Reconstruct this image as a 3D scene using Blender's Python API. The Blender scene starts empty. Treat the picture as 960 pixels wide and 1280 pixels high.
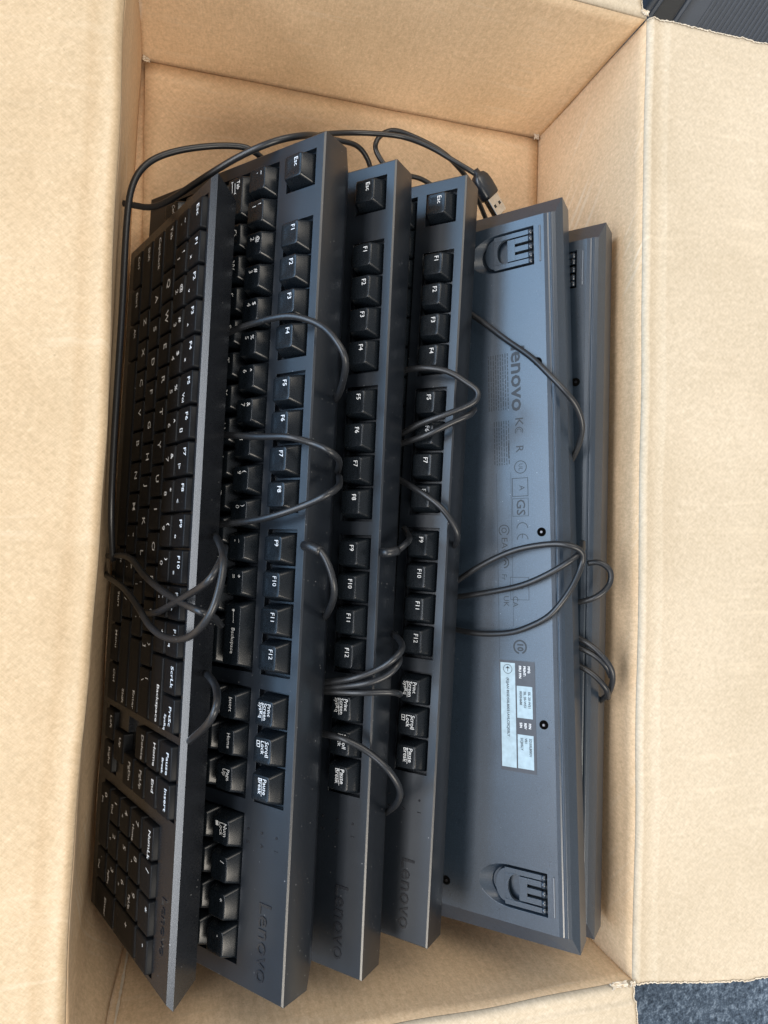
import bpy, bmesh, math, random
from mathutils import Matrix, Vector, noise
random.seed(7)
C = bpy.context.scene.collection
sc = bpy.context.scene

# ------------------------------------------------------------------ camera
cam_d = bpy.data.cameras.new('camera')
cam_d.sensor_fit = 'VERTICAL'; cam_d.sensor_height = 36.0; cam_d.sensor_width = 27.0
cam_d.lens = 860.0 / 1280.0 * 36.0
cam_d.clip_start = 0.01; cam_d.clip_end = 60
cam = bpy.data.objects.new('camera', cam_d); C.objects.link(cam)
RIGHT = Vector((0.95972629, 0.02234802, 0.28004643))
DOWN = Vector((0.02805562, -0.99947201, -0.01638832))
FWD = Vector((0.27953233, 0.02358518, -0.95984656))
M = Matrix((RIGHT, -DOWN, -FWD)).transposed().to_4x4()
M.translation = Vector((0.03165607, 0.27290485, 0.508))
cam.matrix_world = M
sc.camera = cam

# ------------------------------------------------------------------ light (indoor: a wide window side, ceiling panels)
world = bpy.data.worlds.new('World'); sc.world = world; world.use_nodes = True
bg = world.node_tree.nodes['Background']
bg.inputs['Color'].default_value = (0.86, 0.92, 1.0, 1); bg.inputs['Strength'].default_value = 0.38

def area(name, loc, target, sx, sy, power, col):
    d = bpy.data.lights.new(name, 'AREA'); d.shape = 'RECTANGLE'; d.size = sx; d.size_y = sy
    d.energy = power; d.color = col
    o = bpy.data.objects.new(name, d); C.objects.link(o)
    o.location = loc
    o.rotation_euler = (Vector(target) - Vector(loc)).to_track_quat('-Z', 'Y').to_euler()
    return o
CEN = (0.15, 0.3, 0.1)
area('window_light', (-3.0, 0.9, 0.95), CEN, 3.4, 1.35, 68, (0.34, 0.63, 1.0))
area('high_window_light', (-3.0, 0.1, 2.50), CEN, 4.2, 0.75, 112, (0.92, 0.95, 1.0))
area('ceiling_panel_light', (0.50, -1.15, 2.20), CEN, 1.2, 0.8, 38, (1.0, 0.91, 0.78))
area('ceiling_panel_light', (0.45, 1.75, 2.05), CEN, 1.9, 1.0, 24, (1.0, 0.91, 0.78))
sc.view_settings.view_transform = 'Standard'; sc.view_settings.look = 'None'
sc.view_settings.exposure = 0.16; sc.view_settings.gamma = 1.0
sc.cycles.diffuse_bounces = 7

# ------------------------------------------------------------------ helpers
def tag(o, label=None, cat=None, group=None, kind=None):
    if label: o['label'] = label
    if cat: o['category'] = cat
    if group: o['group'] = group
    if kind: o['kind'] = kind
    return o
def empty(name, loc=(0, 0, 0)):
    o = bpy.data.objects.new(name, None); C.objects.link(o); o.location = loc; o.empty_display_size = .02
    return o
def link(name, me, parent=None):
    o = bpy.data.objects.new(name, me); C.objects.link(o)
    if parent: o.parent = parent
    return o
def from_bm(name, bm, m, smooth=False):
    me = bpy.data.meshes.new(name); bm.normal_update(); bm.to_mesh(me); bm.free(); me.materials.append(m)
    if smooth: me.polygons.foreach_set('use_smooth', [True] * len(me.polygons))
    return me
def from_py(name, v, f, m, smooth=False):
    me = bpy.data.meshes.new(name); me.from_pydata(v, [], f); me.materials.append(m); me.update()
    if smooth: me.polygons.foreach_set('use_smooth', [True] * len(me.polygons))
    return me
def bevel(o, w, seg=2, ang=30):
    b = o.modifiers.new('bevel', 'BEVEL'); b.width = w; b.segments = seg; b.limit_method = 'ANGLE'
    b.angle_limit = math.radians(ang); b.harden_normals = True
    return o
def box_bm(bm, x0, x1, y0, y1, z0, z1):
    vs = [bm.verts.new(p) for p in ((x0, y0, z0), (x1, y0, z0), (x1, y1, z0), (x0, y1, z0), (x0, y0, z1), (x1, y0, z1), (x1, y1, z1), (x0, y1, z1))]
    for f in ((3, 2, 1, 0), (4, 5, 6, 7), (0, 1, 5, 4), (1, 2, 6, 5), (2, 3, 7, 6), (3, 0, 4, 7)):
        bm.faces.new([vs[i] for i in f])
def prism_bm(bm, poly, fz0, fz1):
    a = [bm.verts.new((x, y, fz0(x, y))) for x, y in poly]; b = [bm.verts.new((x, y, fz1(x, y))) for x, y in poly]
    n = len(poly)
    bm.faces.new(a[::-1]); bm.faces.new(b)
    for i in range(n): bm.faces.new((a[i], a[(i + 1) % n], b[(i + 1) % n], b[i]))
def catmull(P, n=8):
    P = [Vector(p) for p in P]; Q = [2 * P[0] - P[1]] + P + [2 * P[-1] - P[-2]]; out = []
    for i in range(1, len(Q) - 2):
        a, b, c, d = Q[i - 1:i + 3]
        for k in range(n):
            t = k / n
            out.append(.5 * ((2 * b) + (c - a) * t + (2 * a - 5 * b + 4 * c - d) * t * t + (3 * b - a - 3 * c + d) * t ** 3))
    out.append(P[-1]); return out
def tube(bm, P, r, sides=12, n=7):
    # relax slightly so the cable bends like a stiff cord
    pts = catmull(P, n)
    for _ in range(3):
        pts = [pts[0]] + [(pts[i - 1] + 2 * pts[i] + pts[i + 1]) / 4 for i in range(1, len(pts) - 1)] + [pts[-1]]
    t = (pts[1] - pts[0]).normalized(); nrm = t.orthogonal().normalized(); rings = []
    for i, p in enumerate(pts):
        t2 = (pts[min(i + 1, len(pts) - 1)] - pts[max(i - 1, 0)]).normalized()
        nrm = (nrm - t2 * nrm.dot(t2)).normalized(); b = t2.cross(nrm)
        rings.append([bm.verts.new(p + r * (math.cos(a) * nrm + math.sin(a) * b)) for a in [2 * math.pi * k / sides for k in range(sides)]])
    for A, B in zip(rings, rings[1:]):
        for k in range(sides): bm.faces.new((A[k], A[(k + 1) % sides], B[(k + 1) % sides], B[k]))
    bm.faces.new(rings[0][::-1]); bm.faces.new(rings[-1])

# ------------------------------------------------------------------ materials
def mat(name):
    m = bpy.data.materials.new(name); m.use_nodes = True; nt = m.node_tree
    return m, nt, nt.nodes['Principled BSDF']
def N(nt, typ, **kw):
    n = nt.nodes.new(typ)
    for k, v in kw.items():
        if k.startswith('i_'): n.inputs[k[2:].replace('_', ' ')].default_value = v
        else: setattr(n, k, v)
    return n
def ramp(nt, src, stops):
    r = nt.nodes.new('ShaderNodeValToRGB'); e = r.color_ramp.elements
    while len(e) < len(stops): e.new(.5)
    for el, (p, c) in zip(e, stops): el.position = p; el.color = c if len(c) == 4 else (*c, 1)
    nt.links.new(src, r.inputs[0]); return r
def mix(nt, fac, a, b, mode='MIX'):
    m = nt.nodes.new('ShaderNodeMix'); m.data_type = 'RGBA'; m.blend_type = mode
    for sock, v in ((m.inputs[0], fac), (m.inputs[6], a), (m.inputs[7], b)):
        if hasattr(v, 'is_linked') or hasattr(v, 'links'): nt.links.new(v, sock)
        elif isinstance(v, (int, float)): sock.default_value = v
        else: sock.default_value = (*v, 1) if len(v) == 3 else v
    return m.outputs[2]
def coords(nt, scale=(1, 1, 1), rot=(0, 0, 0), src='Object'):
    """object coordinates, turned first and stretched after"""
    tc = nt.nodes.new('ShaderNodeTexCoord'); m1 = nt.nodes.new('ShaderNodeMapping'); m2 = nt.nodes.new('ShaderNodeMapping')
    m1.inputs['Rotation'].default_value = rot; m2.inputs['Scale'].default_value = scale
    nt.links.new(tc.outputs[src], m1.inputs[0]); nt.links.new(m1.outputs[0], m2.inputs[0]); return m2.outputs[0]
def noise_n(nt, vec, scale, detail=3, rough=.5):
    n = N(nt, 'ShaderNodeTexNoise', i_Scale=scale, i_Detail=detail, i_Roughness=rough); nt.links.new(vec, n.inputs['Vector']); return n.outputs['Fac']
def bump(nt, bs, h, strength, dist):
    b = N(nt, 'ShaderNodeBump', i_Strength=strength, i_Distance=dist); nt.links.new(h, b.inputs['Height'])
    prev = bs.inputs['Normal'].links
    if prev: nt.links.new(prev[0].from_socket, b.inputs['Normal'])
    nt.links.new(b.outputs[0], bs.inputs['Normal'])

def plastic(name, base, rough, grain=.25, dust=.5, gscale=1400, spec=.5):
    m, nt, bs = mat(name); v = coords(nt)
    n1 = noise_n(nt, v, 60, 4, .6)
    # dust specks that lie on the plastic
    vo = N(nt, 'ShaderNodeTexVoronoi', i_Scale=400.0); vo.feature = 'F1'; nt.links.new(v, vo.inputs['Vector'])
    sp = ramp(nt, vo.outputs['Distance'], [(0, (1, 1, 1)), (.10, (1, 1, 1)), (.15, (0, 0, 0))])
    sel = ramp(nt, vo.outputs['Color'], [(0, (0, 0, 0)), (.80, (0, 0, 0)), (.86, (1, 1, 1))])
    patch = ramp(nt, noise_n(nt, v, 22, 3, .6), [(.38, (0, 0, 0)), (.58, (1, 1, 1))])
    a = mix(nt, 1.0, sp.outputs[0], sel.outputs[0], 'MULTIPLY'); a = mix(nt, 1.0, a, patch.outputs[0], 'MULTIPLY')
    a = mix(nt, 1.0, a, (dust, dust, dust), 'MULTIPLY')
    film = ramp(nt, n1, [(.2, tuple(base)), (.9, tuple(c * 1.2 + .0008 for c in base))])
    spk = noise_n(nt, v, 1900, 2, .7)                   # moulded-in fine grain
    gr = ramp(nt, spk, [(.30, (.62, .62, .62)), (.62, (1.35, 1.35, 1.35)), (.75, (2.2, 2.2, 2.2))])
    film_c = mix(nt, 1.0, film.outputs[0], gr.outputs[0], 'MULTIPLY')
    col = mix(nt, a, film_c, (.45, .45, .46))
    nt.links.new(col, bs.inputs['Base Color'])
    rr = ramp(nt, n1, [(.15, (rough - .01,) * 3), (.95, (rough + .03,) * 3)]); rg = ramp(nt, spk, [(.3, (-.0,) * 3), (.72, (.05,) * 3)]); nt.links.new(mix(nt, 1.0, rr.outputs[0], rg.outputs[0], 'ADD'), bs.inputs['Roughness'])
    bs.inputs['Specular IOR Level'].default_value = spec
    bump(nt, bs, noise_n(nt, v, gscale, 2, .6), grain, .0002)
    return m
def plain(name, base, rough=.5, metal=0.0, spec=.5):
    m, nt, bs = mat(name); v = coords(nt)
    f = ramp(nt, noise_n(nt, v, 300, 3), [(.3, tuple(c * .88 for c in base)), (.7, tuple(min(1, c * 1.1) for c in base))])
    nt.links.new(f.outputs[0], bs.inputs['Base Color'])
    bs.inputs['Roughness'].default_value = rough; bs.inputs['Metallic'].default_value = metal
    bs.inputs['Specular IOR Level'].default_value = spec
    return m
def cardboard(name, base, flute_axis='X', streak=0.22, mott=1.0, flute=.3):
    m, nt, bs = mat(name); v = coords(nt)
    b = Vector(base)
    big = noise_n(nt, v, 9, 3, .5); mid = noise_n(nt, v, 380, 4, .7)
    fib = noise_n(nt, coords(nt, (1, 5, 1), (0, 0, .7)), 240, 3, .6)
    fib2 = noise_n(nt, coords(nt, (5, 1, 5), (0, 0, .8)), 220, 3, .6)
    c1 = ramp(nt, mid, [(.28, b * (1 - .13 * mott)), (.5, b), (.72, (min(b[0] * (1 + .13 * mott), 1), b[1] * (1 + .14 * mott), b[2] * (1 + .18 * mott)))])
    c2 = ramp(nt, big, [(.3, (.90, .89, .87)), (.7, (1.05, 1.05, 1.06))])
    col = mix(nt, 1.0, c1.outputs[0], c2.outputs[0], 'MULTIPLY')
    fr = ramp(nt, fib, [(.3, (.88, .87, .85)), (.7, (1.08, 1.08, 1.10))]); col = mix(nt, .7, col, mix(nt, 1.0, col, fr.outputs[0], 'MULTIPLY'))
    fr = ramp(nt, fib2, [(.3, (.90, .89, .87)), (.72, (1.08, 1.08, 1.1))]); col = mix(nt, .8, col, mix(nt, 1.0, col, fr.outputs[0], 'MULTIPLY'))
    # dark flecks of the recycled paper
    fl = ramp(nt, noise_n(nt, v, 520, 2, .5), [(.70, (0, 0, 0)), (.78, (.5, .5, .5))]); col = mix(nt, fl.outputs[0], col, tuple(b * .6))
    if streak:
        st = noise_n(nt, coords(nt, (1, 1, 26), (-.75, 0, 0)), 11, 3, .5)
        s = ramp(nt, st, [(.56, (0, 0, 0)), (.66, (streak,) * 3)])
        s2 = ramp(nt, noise_n(nt, v, 14, 2), [(.45, (0, 0, 0)), (.6, (1, 1, 1))])
        col = mix(nt, mix(nt, 1.0, s.outputs[0], s2.outputs[0], 'MULTIPLY'), col, (.78, .66, .50))
    nt.links.new(col, bs.inputs['Base Color'])
    bs.inputs['Roughness'].default_value = .82; bs.inputs['Specular IOR Level'].default_value = .25
    sep = N(nt, 'ShaderNodeSeparateXYZ'); nt.links.new(v, sep.inputs[0])
    mu = N(nt, 'ShaderNodeMath', operation='MULTIPLY'); nt.links.new(sep.outputs[flute_axis], mu.inputs[0]); mu.inputs[1].default_value = 2 * math.pi / .0075
    si = N(nt, 'ShaderNodeMath', operation='SINE'); nt.links.new(mu.outputs[0], si.inputs[0])
    bump(nt, bs, si.outputs[0], flute, .0003)
    bump(nt, bs, noise_n(nt, v, 28, 4, .6), .35, .002)
    bump(nt, bs, fib, .25, .0003)
    return m

KRAFT_BRIGHTENED = (.74, .545, .345)  # same board as the flaps; missing inside light put into a brighter colour
m_wall = cardboard('kraft_cardboard_inside_brightened', KRAFT_BRIGHTENED, 'X', flute=.14)
m_wall_y = cardboard('kraft_cardboard_side_brightened', KRAFT_BRIGHTENED, 'Y', streak=.6, flute=.2)
m_floor = cardboard('kraft_cardboard_floor_brightened', KRAFT_BRIGHTENED, 'X', flute=.07)
m_flap = cardboard('kraft_cardboard_flap_darkened', (.59, .455, .295), 'Y', mott=.8, flute=.12)  # same board as the walls, colour darkened against the stronger light outside
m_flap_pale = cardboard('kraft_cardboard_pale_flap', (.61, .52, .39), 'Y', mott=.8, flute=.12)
m_torn = plain('torn_paper_core', (.66, .57, .45), .9)
m_deck = plastic('black_textured_plastic', (.0065, .009, .013), .28, .14, spec=.7)
m_deck1 = plastic('dark_grey_matt_plastic', (.006, .007, .009), .25, .06, .6, spec=1.0)
m_cap = plastic('black_keycap_plastic', (.0045, .0065, .009), .25, .05, .35, spec=.42)
m_cap1 = plastic('black_flat_keycap_plastic', (.0035, .004, .005), .42, .06, .4, spec=.18)
m_under = plastic('grey_underside_plastic', (.016, .026, .040), .27, .14, .25, 1300, spec=.95)
m_case = plastic('ribbed_case_plastic', (.038, .046, .060), .45, .3, .2, 900)
m_hole = plain('painted_screw_hole_shade', (.002, .002, .002), .9, spec=.05)  # shade of the screw holes painted in as near-black
m_dark = plastic('black_plastic_and_pocket_shade', (.006, .007, .008), .4, .2, .2)  # black parts, and the shade painted into the foot pockets
m_ink = plain('white_key_print', (.78, .80, .82), .5)
m_ink_dim = plain('grey_pad_print', (.012, .015, .020), .45, spec=.5)
m_logo = plastic('glossy_embossed_plastic', (.012, .013, .016), .16, .05, .2)
m_label = plain('dark_grey_sticker', (.045, .047, .055), .38)
m_label_pale = plain('pale_sticker_field', (.36, .47, .53), .4)
m_label_ink = plain('black_sticker_print', (.03, .035, .04), .5)
m_cable = plastic('black_cable_rubber', (.010, .011, .013), .34, .06, .15, 600, spec=.6)
m_steel = plain('nickel_plated_steel', (.72, .72, .72), .22, 1.0)
m_screw = plain('black_screw_steel', (.10, .10, .11), .3, 1.0)

# ------------------------------------------------------------------ carpet
def carpet_material():
    m, nt, bs = mat('blue_grey_loop_carpet'); v = coords(nt)
    n1 = noise_n(nt, v, 260, 4, .7); n2 = noise_n(nt, v, 25, 3)
    c = ramp(nt, n1, [(.32, (.030, .042, .062)), (.52, (.095, .130, .180)), (.70, (.27, .34, .43))])
    d = ramp(nt, n2, [(.3, (.85, .85, .85)), (.7, (1.1, 1.1, 1.1))])
    nt.links.new(mix(nt, 1.0, c.outputs[0], d.outputs[0], 'MULTIPLY'), bs.inputs['Base Color'])
    bs.inputs['Roughness'].default_value = .95; bs.inputs['Specular IOR Level'].default_value = .1
    bump(nt, bs, n1, 1.0, .003)
    return m
bm = bmesh.new()
bmesh.ops.create_grid(bm, x_segments=8, y_segments=8, size=2.5)
for v in bm.verts: v.co.z = -.006
carpet = link('carpet', from_bm('carpet', bm, carpet_material())); carpet['kind'] = 'structure'

# ------------------------------------------------------------------ cardboard box
BL, BH, TK = .600, .138, .004       # length, rim height, board thickness
box = empty('cardboard_box', (.15, .30, 0))
tag(box, 'open brown cardboard box with its flaps folded out, filled with black computer keyboards', 'box')
def wob(p, a, s, seed=0.0):
    return a * noise.noise(Vector((p[0] * s + seed, p[1] * s + 3.1, p[2] * s - seed)))
def sheet(name, fn, nu, nv, m, parent, thick=TK, off=-1, ragged=None):
    """grid surface fn(s,t)->xyz, given the thickness of the board"""
    vs = [fn(i / nu, j / nv) for j in range(nv + 1) for i in range(nu + 1)]
    fs = [(j * (nu + 1) + i, j * (nu + 1) + i + 1, (j + 1) * (nu + 1) + i + 1, (j + 1) * (nu + 1) + i) for j in range(nv) for i in range(nu)]
    ox = parent.location
    o = link(name, from_py(name, [(v[0] - ox[0], v[1] - ox[1], v[2] - ox[2]) for v in vs], fs, m, True), parent)
    sol = o.modifiers.new('board', 'SOLIDIFY'); sol.thickness = thick; sol.offset = off
    return o
def lerp(a, b, t): return a + (b - a) * t
def smooth(t): t = max(0, min(1, t)); return t * t * (3 - 2 * t)
# left wall: leans a little outwards towards the near end, bows where the keyboards push it
def left_base(y): return lerp(.0045, lerp(-.0215, -.0055, y / BL), smooth((y + .004) / .045))
def left_rim(y): return lerp(-.0010, lerp(-.0175, -.0035, min(1, y / .49)) - .002 * math.sin(y * 16), smooth((y + .004) / .026))
def left_wall(s, t):
    y = s * BL; x = lerp(left_base(y), left_rim(y), t) - .004 * math.sin(math.pi * t) * math.sin(math.pi * s)
    p = (x, y, lerp(-.003, BH - .004, t)); return (x + wob(p, .0015, 18), y, p[2])
def right_x(y, t): return lerp(.3046, .3090, t)
def right_wall(s, t):
    y = s * BL; p = (right_x(y, t), lerp(y, lerp(-.0066, .6045, s), t), lerp(-.003, BH - .004, t)); return (p[0] + wob(p, .0016, 14, 5), p[1], p[2])
def back_wall(s, t):
    x = lerp(lerp(-.0055, -.0035, t), right_x(0, t), s); p = (x, lerp(.598, .605, t), lerp(-.003, BH - .004, t)); return (p[0], p[1] + wob(p, .0012, 12, 9) * math.sin(math.pi * s), p[2])
def front_wall(s, t):
    x = lerp(lerp(.0010, -.0045, t), right_x(0, t), s); p = (x, lerp(0, -.0055, t), lerp(-.003, BH - .004, t))
    dent = -.006 * math.exp(-((s - .78) / .16) ** 2) * math.sin(math.pi * t)
    return (p[0], p[1] + wob(p, .0022, 16, 2) * math.sin(math.pi * s) + dent, p[2])
def corner_tape():
    V, F = [], []; rnd = random.Random(9)
    for k in range(41):
        t = k / 40; x = lerp(.0068, .0022, t); w = rnd.uniform(.0004, .0010); y = lerp(.0022, -.0030, t); z = t * .128 + .002
        V += [(x - w - .15, y - .30, z), (x + w - .15, y - .30, z + .0003)]
        if k: F.append((2 * k - 2, 2 * k - 1, 2 * k + 1, 2 * k))
    link('torn_edge', from_py('torn_edge', V, F, m_torn), box)
corner_tape()
# thickness grows outwards: choose the offset sign per wall
sheet('wall', left_wall, 260, 16, m_wall_y, box, off=-1)
sheet('wall', right_wall, 200, 16, m_wall_y, box, off=1)
sheet('wall', back_wall, 90, 16, m_wall, box, off=-1)
sheet('wall', front_wall, 140, 16, m_wall, box, off=1)
# bottom: outer flaps below, the inner floor flaps on top; a gap runs along the left side
def bottom(s, t): return (lerp(-.040, .315, s), lerp(-.016, .614, t), -.0008)
sheet('bottom_panel', bottom, 8, 8, m_floor, box, thick=.004, off=-1)
def floor_fn(y0, y1):
    def f(s, t):
        y = lerp(y0, y1, t); x = lerp(lerp(.0062, -.0030, max(0, min(1, y / .6))) + .0004 * noise.noise(Vector((y * 160, 0, 0))), .3036, s)
        return (x, y, .0034 + .0008 * noise.noise(Vector((x * 20, y * 20, 1))))
    return f
sheet('floor_flap', floor_fn(.0015, .5965), 30, 60, m_floor, box, thick=.004, off=-1)

# flaps: the rounded crease at the rim, then the panel lying outwards
def flap_profile(d, r, droop):
    """distance along the board from the top of the wall -> (outward, up)"""
    a = math.pi / 2 * r
    if d < a:
        q = d / r; return (r - r * math.cos(q), r * math.sin(q))
    e = d - a; q = min(1.0, e / .012)
    return (r + e, r - droop * e - .0008 * math.sin(q * math.pi))
FW = .150
def rag(y, k): return .0007 * noise.noise(Vector((y * 420, k, 0))) + .0008 * noise.noise(Vector((y * 90, k, 4)))
def nonlin(t): return t * t * .55 + t * .45
def left_flap(s, t):
    y = s * BL; d = nonlin(t) * FW; o, u = flap_profile(d, .0042, .02)
    x = left_wall(s, 1)[0] - o; k = smooth(d / .006); yy = lerp(s * BL, lerp(-.002, .602, s), k) + (rag(x, 1) * k if s in (0, 1) else 0)
    z = BH - .004 + u + wob((x, yy, 0), .0035, 11, 3) * smooth(d / .03) + wob((x, yy, 0), .0006, 60, 3) * smooth(d / .006)
    return (x, yy, z)
def right_flap(s, t):
    y = s; d = nonlin(t) * FW; o, u = flap_profile(d, .0036, .0)
    x = right_wall(s, 1)[0] + o; y0 = lerp(-.0066, -.0175, smooth(d / .1)); y1 = lerp(.6045, .6075, d / .1)
    yy = lerp(y0, y1, s) + (rag(x, 2) * smooth(d / .006) if s in (0, 1) else 0)
    return (x, yy, BH - .004 + u + wob((x, yy, 0), .0028, 10, 12) * smooth(d / .03))
def back_flap(s, t):
    d = nonlin(t) * FW; o, u = flap_profile(d, .0036, .04); k = smooth(d / .006); x = lerp(back_wall(s, 1)[0], lerp(-.002, .3040, s), k) + (rag(d, 3) * k if s in (0, 1) else 0)
    return (x, back_wall(s, 1)[1] + o, BH - .004 + u + wob((x, o, 0), .0025, 12, 7) * smooth(d / .03))
def front_flap(s, t):
    d = nonlin(t) * FW; o, u = flap_profile(d, .0040, .03); k = smooth(d / .006); x = lerp(front_wall(s, 1)[0], lerp(-.002, lerp(.3065, .3105, smooth(d / .03)), s), k) + (rag(d, 4) * k if s in (0, 1) else 0)
    cr = .0016 * math.exp(-((d - .010 - .004 * s) / .0022) ** 2) * smooth((s - .45) * 6)
    return (x, front_wall(s, 1)[1] - o, BH - .004 + u + cr + wob((x, o, 0), .002, 14, 17) * smooth(d / .02))
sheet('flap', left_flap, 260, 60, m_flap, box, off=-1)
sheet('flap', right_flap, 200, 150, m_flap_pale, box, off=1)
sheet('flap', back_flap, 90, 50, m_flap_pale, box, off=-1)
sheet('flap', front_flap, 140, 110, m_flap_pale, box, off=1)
def torn_edge(fn, s, into, seed):
    """the frayed pale paper along a cut edge of a flap"""
    rnd = random.Random(seed); V, F = [], []; n = 260
    for k in range(n + 1):
        t = k / n * .99 + .005; a = Vector(fn(s, t)); b = Vector(fn(s + into * .01, t)); w = (b - a).normalized()
        o1 = rnd.uniform(.0002, .0009); o2 = rnd.uniform(.0001, .0005)
        for p, z in ((a - w * o2, -.0022), (a - w * o2 * 1.2, .0002), (a + w * o1, .00035)): V.append((p.x - .15, p.y - .30, p.z + z))
        if k:
            for j in (0, 1): F.append((3 * k - 3 + j, 3 * k - 2 + j, 3 * k + 1 + j, 3 * k + j))
    link('torn_edge', from_py('torn_edge', V, F, m_torn), box)
torn_edge(right_flap, 1, -1, 1); torn_edge(right_flap, 0, 1, 2); torn_edge(front_flap, 1, -1, 3); torn_edge(back_flap, 1, -1, 4)
# torn paper standing up at the corners, where the board has split
def torn(cx, cy, cz, sx, sy, sz, seed):
    n = 9; rnd = random.Random(seed); vs = []; fs = []
    for j in range(n):
        for i in range(n):
            u, w = i / (n - 1) - .5, j / (n - 1) - .5
            q = noise.noise_vector(Vector((i * .45 + seed, j * .45, 0)))
            vs.append((cx - .15 + u * sx + q[0] * sx * .25, cy - .30 + w * sy + q[1] * sy * .25, cz + q[2] * sz))
    for j in range(n - 1):
        for i in range(n - 1):
            if (i in (0, n - 2) or j in (0, n - 2)) and rnd.random() < .35: continue
            fs.append((j * n + i, j * n + i + 1, (j + 1) * n + i + 1, (j + 1) * n + i))
    o = link('torn_paper', from_py('torn_paper', vs, fs, m_torn, False), box)
    s = o.modifiers.new('paper', 'SOLIDIFY'); s.thickness = .0005
torn(-.0020, .5955, .0075, .0050, .0035, .002, 1)
torn(.3005, .5965, .007, .0040, .0045, .002, 2)
torn(.2970, -.0050, .1372, .011, .0042, .0025, 3)
torn(.3062, -.0050, .1385, .004, .003, .0015, 6)
torn(.3060, .6055, .1385, .005, .0035, .002, 4)

# ------------------------------------------------------------------ dark case standing behind the box
def make_case():
    t = empty('equipment_case', (.660, .668, -.006)); t.rotation_euler = (0, 0, math.radians(-33))
    tag(t, 'dark grey ribbed plastic case on the carpet beyond the far right corner of the box', 'case')
    x0, x1, y0, y1, h = -.255, .30, -.235, .25, .100
    bm = bmesh.new(); box_bm(bm, x0, x1, y0, y1, 0, h - .012)
    bevel(link('case_body', from_bm('case_body', bm, m_case), t), .006, 3)
    bm = bmesh.new(); box_bm(bm, x0 - .004, x1 + .004, y0 - .004, y1 + .004, h - .012, h)
    bevel(link('lid', from_bm('lid', bm, m_case), t), .003, 3)
    bm = bmesh.new()                                   # fine ribs of the lid
    for k in range(150):
        x = x0 + .034 + k * .0034
        box_bm(bm, x, x + .0016, y0 + .030, y1 - .03, h - .001, h + .0009)
    link('rib', from_bm('rib', bm, m_case), t)
    for (a, b, c, d) in ((x0, x0 + .003, y0, y1), (x0 + .017, x0 + .020, y0, y1), (x0, x1, y0 + .0005, y0 + .004), (x0 + .02, x1, y0 + .0235, y0 + .0265)):
        bm = bmesh.new(); box_bm(bm, a, b, c, d, h - .001, h + .0045); bevel(link('raised_rim', from_bm('raised_rim', bm, m_case), t), .001)
    bm = bmesh.new(); box_bm(bm, x0 + .0035, x0 + .0165, y0 + .004, y1, h - .0008, h + .0006); link('side_channel', from_bm('side_channel', bm, m_dark), t)
    bm = bmesh.new(); box_bm(bm, x0 + .085, x0 + .150, y0 + .036, y0 + .075, h, h + .009); bevel(link('latch', from_bm('latch', bm, m_dark), t), .004, 3)
make_case()

# ------------------------------------------------------------------ keyboards
U = .01905
def rrect(w, d, r, n=3):
    pts = []
    for cx, cy, a0 in ((w / 2 - r, d / 2 - r, 0), (-w / 2 + r, d / 2 - r, 90), (-w / 2 + r, -d / 2 + r, 180), (w / 2 - r, -d / 2 + r, 270)):
        for k in range(n):
            a = math.radians(a0 + 90 * k / (n - 1)); pts.append((cx + r * math.cos(a), cy + r * math.sin(a)))
    return pts
cap_cache = {}
def cap_mesh(w, d, h, style):
    """keycap: w wide, d deep at the foot, top at height h; style 'tall' or 'flat'"""
    key = (round(w, 5), round(d, 5), round(h, 5), style)
    if key in cap_cache: return cap_cache[key]
    if style == 'tall': ix, fr, re, dish, r = .0027, .0022, .0035, .0006, .0014
    else: ix, fr, re, dish, r = .0007, .0006, .0016, .00025, .0010
    tw, td, cy = w - 2 * ix, d - fr - re, (fr - re) / 2
    def topz(x, y):
        return h - dish * (1 - min(1, (x / (tw / 2)) ** 2)) + (.05 * y if style == 'tall' else 0)
    bm = bmesh.new(); rings = []
    def ring(pts, zf): rings.append([bm.verts.new((x, y, zf(x, y - cy))) for x, y in pts])
    base = rrect(w, d, .0012); ring(base, lambda x, y: -.0030)
    e = .0006
    ring([(x, y + cy) for x, y in rrect(tw + 2 * e * .8, td + 2 * e * .8, r + e * .6)], lambda x, y: topz(x, y) - e)
    ring([(x, y + cy) for x, y in rrect(tw + e * .5, td + e * .5, r)], lambda x, y: topz(x, y) - e * .28)
    ring([(x, y + cy) for x, y in rrect(tw - e * .9, td - e * .9, r)], topz)
    for s in (.66, .33):
        ring([(x * s, y * s + cy) for x, y in rrect(tw - e * .9, td - e * .9, r)], topz)
    for A, B in zip(rings, rings[1:]):
        n = len(A)
        for k in range(n): bm.faces.new((A[k], A[(k + 1) % n], B[(k + 1) % n], B[k]))
    bm.faces.new(rings[-1])
    me = from_bm('key', bm, m_cap if style == 'tall' else m_cap1, True)
    cap_cache[key] = (me, topz, tw, td, cy); return cap_cache[key]

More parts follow.
